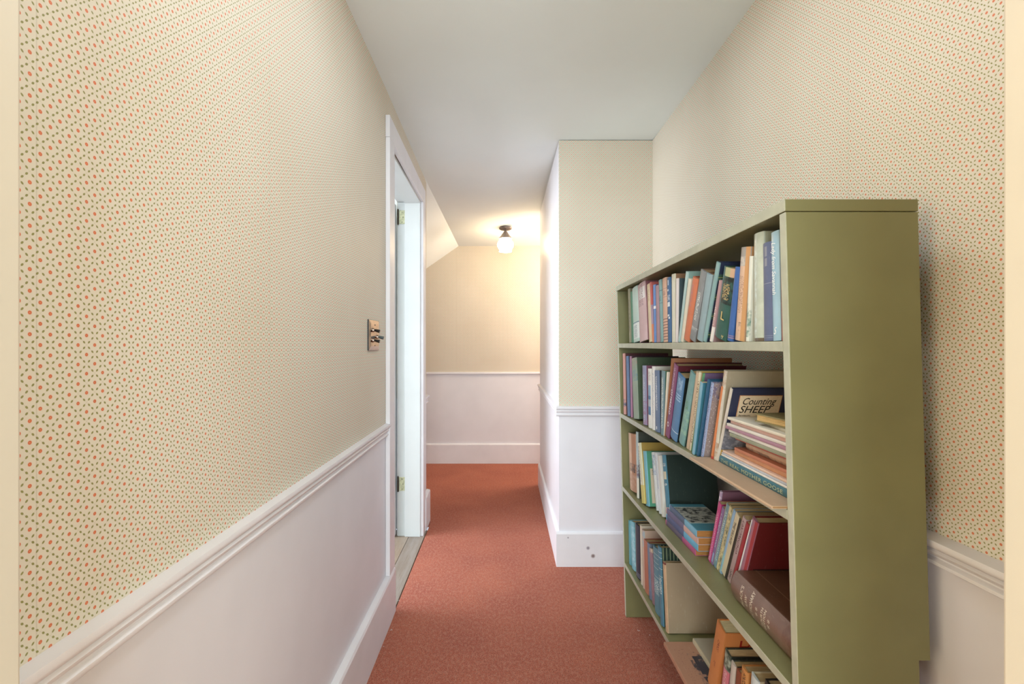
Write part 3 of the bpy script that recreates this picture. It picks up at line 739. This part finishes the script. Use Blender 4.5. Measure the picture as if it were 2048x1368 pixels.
for i, (th, X, yf, c, lb, pc) in enumerate(items):
    th *= 1.36
    lie(.880 + .0015 * i, yf, X, z, th, .165, lb, c, rot=.012 * math.sin(i * 2.1), soft=True, bulge=.0006, paper=pc, wear=.35); z += th + .0003
lie(.885, 1.085, .545, z, .0065, .12, 'curled grey leaflet under the small thick book', 'b9b09a', rot=-.16, soft=True, bulge=.0005, paper='cfc4aa'); z += .0068
# small thick book: page edges face the aisle
m = Matrix.Translation((.672, .922, z)) @ Matrix.Rotation(.12, 4, 'Z') @ Matrix(((0, -1, 0, 0), (0, 0, -1, .13), (1, 0, 0, 0), (0, 0, 0, 1)))
r = empty('book', m); tag(r, 'small thick old book with yellowed page edges, topmost on the stack', 'book', GB)
book_body(r, .0175, .11, .12, '8d8450', cover='857a48', bulge=.002, paper='dcbb84', wear=.4)

# ---- third shelf
I3 = .018
stand(3, 1257.2, 1272.0, 1254.0, 864.9, 'thick battered tan book, farthest on the third shelf', 'cfa98c', cover='5a4634', inset=I3, bulge=.006, wear=.7, Wd=.14,
      bands=[(0, 1, 'a9714a', 'solid', .55, .97), (.33, .48, '3c3430', 'soft', .3, .9), (.0, .3, 'b98c6e', 'soft')])
stand(3, 1272.4, 1275.6, 1270.6, 862.5, 'thin grey book with pale mottled top behind the yellow one', 'a9b9ba', inset=I3, Wd=.14, cover='3c4238', bands=[(0, .3, 'd9d4c4'), (.3, .5, '6a4f68', 'soft')])
r = stand(3, 1283.0, 1289.4, 1274.8, 886, 'yellow and white book leaning left on the third shelf', 'd8c75a', cover='b08c10', inset=I3, Wd=.13, bulge=.001, bands=[(.3, 1, 'e2deb4'), (.3, 1, 'e9e6dc', 'solid', 0, .4), (.35, .95, '3a2c3c', G, .1, .42)])
stand(3, 1291.2, 1298.0, 1284.6, 902, 'turquoise book with green cover and beige panel, third shelf', '6bb8cf', cover='2f8a68', inset=.026, Wd=.13, bulge=.001,
      pic=[(.014, .2, .012, .14, 'bfae92', 'solid'), (.03, .06, .03, .06, '6a3a2c', 'soft'), (.02, .035, .115, .135, '2c2420', 'soft')])
stand(3, 1312.0, 1316.8, 1301.8, 905, 'white booklet with faint blue print, left of three', 'e6e6e6', inset=.048, Wd=.13, soft=True, bulge=.0008, bands=[(.6, .95, 'a5b6d2', 'soft')])
stand(3, 1317.5, 1322.2, 1308.4, 906.5, 'white booklet in the middle of three on the third shelf', 'dfe0e4', inset=.048, Wd=.13, soft=True, bulge=.0008, bands=[(.4, .95, 'a5b6d2', G)])
stand(3, 1322.8, 1327.4, 1314.6, 911, 'white booklet right of three, beside the teal hardback', 'e2ddd4', inset=.048, Wd=.13, soft=True, bulge=.0008)
stand(3, 1332.4, 1339.6, 1322.2, 910, 'teal hardback with cream title label and dark green side', '3a86a2', cover='0d2a22', inset=.054, Wd=.2, bulge=.003, wear=.12,
      bands=[(.62, .74, 'dcd3b0', 'solid', .1, .9), (.82, .87, 'dfe6e2', G, .1, .9), (.52, .56, 'dfe6e2', G, .1, .9)])
# stacked paperbacks
b3 = SH[3] + .0006
GP = 'stacked paperbacks on the third shelf'
z = b3
for (yn, yf, X, th, c, band, lb, txt) in (
        (1.408, 1.655, .566, .0180, 'c24f86', '6a5a74', 'pink paperback at the bottom of the four stacked flat', 'The Thousand Acres'),
        (1.394, 1.652, .567, .0200, '5fb2dc', '56608e', 'blue paperback second from the bottom of the four stacked', 'Girl Goes Maine Coast Home'),
        (1.392, 1.655, .567, .0200, 'd8aaa0', '6f6a90', 'salmon paperback second from the top of the four stacked', 'A Lantern in Her Hand'),
        (1.396, 1.628, .564, .0200, '6fb6d6', '4f6a8c', 'pale blue paperback on top of four, with engraved cover picture', 'Days on the Island')):
    pc = 'b9824c'
    top = z > b3 + .05
    r = lie(yn, yf, X, z, th, .115, lb, c, soft=True, bulge=.001, paper=pc, group=GP, wear=.3,
            rot=.012 if not top else -.01, bands=[(.40, .97, band)],
            cover='3f8aa0' if top else None,
            pic=[(0, .2, .06, .2, 'a9aaa0', 'solid'), (0, .2, .06, .2, '33383c', 'soft'), (0, .2, .057, .062, 'c9d9d2', 'solid'), (0, .2, .198, .203, 'c9d9d2', 'solid')] if top else None)
    H, T = HT(r)
    # illegible small title drawn as lettering-like print
    g = NT('spine_print'); g.xyz()
    z += th + .0004
stand(3, 1418.6, 1421.4, 1438.6, 981, 'floral lilac hardback rising behind the hot pink paperback', 'b79ac4', cover='8a5a70', inset=.073, Wd=.14, bulge=.003, bands=[(0, 1, 'e2d4e6', 'soft')])
I3 = .0635
stand(3, 1415.0, 1420.2, 1437.0, 1003, 'hot pink paperback leaning at the left of the row', 'd2388a', cover='c01a68', inset=I3, soft=True, Wd=.12, bulge=.001, bands=[(.1, .85, 'f0a8cc', G, .25, .8), (.02, .1, 'f2c8dc', G)])
stand(3, 1420.4, 1425.0, 1444.0, 1013, 'thin purple paperback leaning next to the hot pink one', '8a6aa0', inset=I3, soft=True, Wd=.12, bulge=.001, bands=[(.04, .2, '9ab0dc', 'solid', .2, .8), (.3, .9, 'd8c4e0', G, .2, .8)])
stand(3, 1425.4, 1431.2, 1453.0, 1006, 'blue grey paperback with cream edge in the leaning row', '6f94a6', inset=I3, soft=True, Wd=.15, bulge=.001, bands=[(0, 1, 'd9c8a4', 'solid', 0, .15), (.1, .9, 'c4dbe2', G, .35, .8)])
stand(3, 1431.6, 1437.2, 1459.0, 1012, 'cream yellow paperback with dark flecked edge, leaning row', 'd9cc94', cover='34402f', inset=I3, soft=True, Wd=.15, bulge=.001, bands=[(0, 1, '5a5a4a', 'soft', .7, 1), (.1, .9, '7a7048', G, .2, .6)])
stand(3, 1437.6, 1441.8, 1466.5, 1018, 'pale blue paperback beside the cream titled one', '8fb6dc', inset=I3, soft=True, Wd=.15, bulge=.001, bands=[(0, .35, '8fd2d2', 'soft')])
r = stand(3, 1442.2, 1453.2, 1472.6, 1026, 'cream paperback with black edge and sideways capital title', 'd9cba6', cover='2b2620', inset=I3, soft=True, Wd=.16, bulge=.0008, bands=[(0, 1, '2b2620', 'solid', .72, 1), (.1, .3, '4a4030', G, .74, .95)], wear=.1)
spine_text(r, 'THE VILLAGE', .88, .52, .34, '2c251c', u0=.38, bold=.0)
stand(3, 1453.6, 1460.4, 1486.0, 1032, 'dusty mauve paperback with small dark lettering', 'b79a9c', inset=I3, soft=True, Wd=.15, bulge=.001, bands=[(.45, .95, '5a2c3c', G, .3, .8), (.05, .2, '3a2c30', G, .3, .8)])
stand(3, 1460.8, 1466.0, 1492.4, 1043.6, 'crimson paperback shorter than its neighbours', 'a81f2c', inset=I3, soft=True, Wd=.13, bulge=.001, wear=.1)
stand(3, 1466.4, 1468.6, 1502.2, 1038, 'thin white pamphlet leaning against the big red book', 'dcd8dc', inset=I3, soft=True, Wd=.13)
stand(3, 1469.0, 1479.6, 1503.6, 1034, 'big dark red hardback with faded lilac spine, leaning', 'b06e86', cover='6a0d10', inset=I3, Wd=.2, bulge=.004, wear=.2, bands=[(0, 1, '7f7ca4', 'soft', .05, .5), (0, 1, 'a8303a', 'solid', .72, 1)],
      pic=[(.02, .3, .065, .08, '200a10', 'solid')])
# thick brown dictionary lying flat, spine out
X = .556
yn, yf = .884, 1.166; Td = .071
m = Matrix(((0, 1, 0, X), (0, 0, 1, yn), (1, 0, 0, b3), (0, 0, 0, 1)))
dc = empty('book', m); tag(dc, 'thick brown leather law dictionary lying flat with gilt spine title', 'book', 'books on the third shelf')
Hd = yf - yn; BU = .013
def sp_v(u): return .0005 + BU * (2 * u / Td - 1) ** 2
book_body(dc, Td, .185, Hd, '7a5a4c', cover='6a4630', bulge=BU, wear=.35, rough=.32, seg=16, paper='a58a68', bands=[(0, .25, '6e4a38', 'soft')],
          pic=[(.060, .062, 0, 1, '9a7a60', 'solid')])
def dtext(s, w, L, cap, name='title', bold=.0, spacing=1.0):
    u0 = (Td - L) / 2
    text_mesh(dc, s, lambda a, b: (u0 + a, sp_v(u0 + a) - .0006, w + b), L, cap, 'e6dcc8', depth_sub=0, bold=bold, spacing=spacing, name=name)
dtext("BLACK'S", Hd - .056, .046, .011); dtext('LAW', Hd - .077, .022, .011); dtext('DICTIONARY', Hd - .099, .062, .011)
dtext('* *', Hd - .128, .018, .016, 'ornament'); dtext('FOURTH', Hd - .141, .038, .0075); dtext('EDITION', Hd - .152, .040, .0075); dtext('* *', Hd - .176, .018, .016, 'ornament')
dtext('ST. PAUL, MINN.', .022, .048, .0055)

# ---- bottom shelf
I4 = .016
stand(4, 1256.8, 1261.4, 1254.8, 1038, 'thin aqua book, farthest on the bottom shelf', '4f9aa8', inset=I4, Wd=.14, cover='2c6a74')
stand(4, 1262.5, 1269.8, 1258.9, 1039.5, 'light aqua book, second from the far end of the bottom shelf', '6fb0c0', inset=I4, Wd=.14, bands=[(.1, .9, '9ccbd6', 'soft')])
stand(4, 1271.0, 1279.2, 1268.8, 1044.7, 'navy blue book with thin silver lines at its foot', '20243c', cover='15182c', inset=I4, Wd=.14, bands=[(.03, .04, '8a8ea4'), (.06, .07, '8a8ea4'), (.09, .1, '8a8ea4'), (0, 1, 'a89a84', 'solid', 0, .16)], wear=.1)
stand(4, 1280.4, 1284.0, 1278.4, 1048.5, 'thin cream book beside the navy one, bottom shelf', 'cfc0aa', inset=I4, Wd=.15)
stand(4, 1284.4, 1288.6, 1282.6, 1057, 'thin pinkish beige book beside the terracotta one', 'c9a894', inset=I4, Wd=.15, bands=[(.7, 1, 'a9b9c0', 'soft')])
stand(4, 1289.2, 1296.0, 1286.8, 1077, 'terracotta book on the bottom shelf', 'b8694a', cover='9a4a30', inset=I4, Wd=.14, bulge=.001)
stand(4, 1296.6, 1302.0, 1292.6, 1083.6, 'faded slate blue book right of the terracotta one', '64748e', inset=I4, Wd=.14, wear=.6)
stand(4, 1302.6, 1309.6, 1296.6, 1094, 'frayed mauve book wedged before the wide teal one', '8f6a78', inset=.016, Wd=.14, wear=.7, bands=[(.93, 1, 'd4bfa0', 'soft'), (0, 1, 'a9b4b8', 'solid', 0, .22)])
stand(4, 1308.0, 1318.6, 1304.2, 1089, 'wide teal book with white line drawing over its spine', '4a8598', cover='163226', inset=.010, Wd=.19, bulge=.003, wear=.25,
      bands=[(.90, .905, 'cfe0de'), (.84, .845, 'cfe0de'), (.77, .775, 'cfe0de'), (.69, .695, 'cfe0de'), (.56, .565, 'cfe0de'), (.3, .52, 'cfe0de', G, .1, .95)])
stand(4, 1319.0, 1325.4, 1313.5, 1090, 'second teal book with diagonal pale lines on a dark green cover', '45819a', cover='163226', inset=.004, Wd=.2, bulge=.003, wear=.25,
      bands=[(.93, .935, 'cfe0de'), (.86, .865, 'cfe0de'), (.72, .725, 'cfe0de'), (.4, .6, 'cfe0de', G, .1, .9), (.62, .625, 'cfe0de')],
      pic=[(.01 + .012 * k, .0125 + .012 * k, .17, .3, '8a9a72', 'solid') for k in range(8)])
r = stand(4, 1330.0, 1341.0, 1324.0, 1121.6, 'big beige board covered book with split spine', 'c9a37c', cover='a08a6c', inset=.008, Wd=.205, bulge=.002, wear=.5, T=.024,
      bands=[(0, 1, 'd9c2a4', 'solid', .0, .4), (.97, 1, '7a3028')])
b4 = SH[4] + .0006
GF = 'books on the bottom shelf'
r = lie(1.200, 1.520, .511, b4, .0125, .235, 'large tan picture book lying flat with a dark illustration', 'b98062', cover='b07c5e', bulge=.0004, paper='9fb4c8', group=GF, wear=.4,
        pic=[(.050, .15, .125, .27, '3c3842', 'soft'), (.062, .15, .14, .25, '35323e', 'solid'), (.075, .10, .225, .235, 'c08a6c', 'soft'), (.06, .085, .16, .17, 'c08a6c', 'soft'), (.02, .05, .085, .285, '8f5c4c', 'spec')])
r['label'] = 'large tan picture book lying flat with a dark illustration'
lie(1.337, 1.512, .600, b4 + .0130, .016, .13, 'plain cream hardback lying on the flat tan picture book', 'cdbf9c', cover='b6ae98', bulge=.0008, paper='c9bd98', group=GF, wear=.3)
SH[5] = SH[4] + .0132
G4 = GF
I5 = .034
r = stand(4, 1413.5, 1432.0, 1434.2, 1240, 'fat orange hardback with dark red marks on the spine', 'cc7a2c', cover='c4701f', dz=.0131, inset=.032, Wd=.19, bulge=.002, wear=.15, T=.046, paper='d6c49a',
          bands=[(.62, .80, '7a2c20', G, .45, .7), (.35, .45, '7a2c20', G, .4, .6)])
H, T = HT(r)
text_mesh(r, 'LA', lambda a, b: (T + .0005, .045 + a, H - .044 + b), .05, .022, '8a1c14', bold=.01)
stand(4, 1437.5, 1452, 1448.6, 1296, 'green and black jacketed book with a pink lower spine', '3f4c40', cover='2a2c24', dz=.0131, inset=.036, Wd=.17, bulge=.003, T=.030, bands=[(0, .70, 'cf6a7c'), (.70, 1, 'a9b09c', 'soft'), (.2, .68, 'e8b4bc', G)])
stand(4, 1450.8, 1464, 1460.8, 1320, 'pale grey book with a dark jacket lip, bottom shelf', 'c4b8ae', cover='3a4038', dz=.0131, inset=.036, Wd=.17, bulge=.003, T=.023)
stand(4, 1463.5, 1474, 1473.5, 1336, 'rust brown box shaped book near the end panel', '8a4424', inset=.036, Wd=.03, bulge=.0, T=.017, wear=.1)
stand(4, 1473, 1490, 1482.4, 1329, 'golden orange book with dark script near the end panel', 'cf8834', cover='b87020', inset=.036, Wd=.17, bulge=.002, T=.027, bands=[(.6, .95, '3a2418', G)])
stand(4, 1490, 1508, 1500.6, 1343, 'white and pale blue jacketed book near the end panel', 'c9d4d8', cover='b9a888', inset=.036, Wd=.17, bulge=.003, T=.031)
stand(4, 1518, 1536, 1528.6, 1357, 'dark covered book, nearest on the bottom shelf', '2c2622', cover='241e1a', inset=.04, Wd=.17, bulge=.002, T=.028)
del SH[5]

# ------------------------------------------------------------------ lint on the carpet
M_lint = flat_mat('cfc9c6', .9)
def lint(px, py, r, label, n=7):
    y = F * EYE / (py - VPY); x = (px - VPX) * y / F
    bm = bmesh.new(); pts = []
    a0 = random.random() * 6
    for i in range(n):
        a = a0 + i * .7
        pts.append(Vector((x + r * math.cos(a) * (1 - i * .07), y + r * .6 * math.sin(a), .0015 + .002 * abs(math.sin(i)))))
    for i in range(n - 1):
        d = (pts[i + 1] - pts[i]).normalized(); s = Vector((-d.y, d.x, 0)) * .0006
        u = Vector((0, 0, .001))
        hexa(bm, [pts[i] - s, pts[i] + s, pts[i + 1] + s, pts[i + 1] - s, pts[i] - s + u, pts[i] + s + u, pts[i + 1] + s + u, pts[i + 1] - s + u])
    tag(new_obj('lint', bm, M_lint), label, 'lint', 'bits of lint on the carpet')
lint(1278, 1262, .007, 'curled white thread on the carpet before the bottom shelf')
lint(1300, 1272, .004, 'tiny white scrap on the carpet right of the curled thread', 4)
lint(782, 1261, .006, 'small tuft of lint on carpet beside the left baseboard')
lint(797, 1203, .005, 'lint at the corner of the doorway threshold', 5)
lint(768, 1294, .004, 'white speck of fluff by the left baseboard, nearer the camera', 4)
lint(1220, 1222, .005, 'faint lint crumb in the middle of the carpet', 4)
for o in bpy.data.objects:
    for k in ('_H', '_T'):
        if k in o.keys(): del o[k]
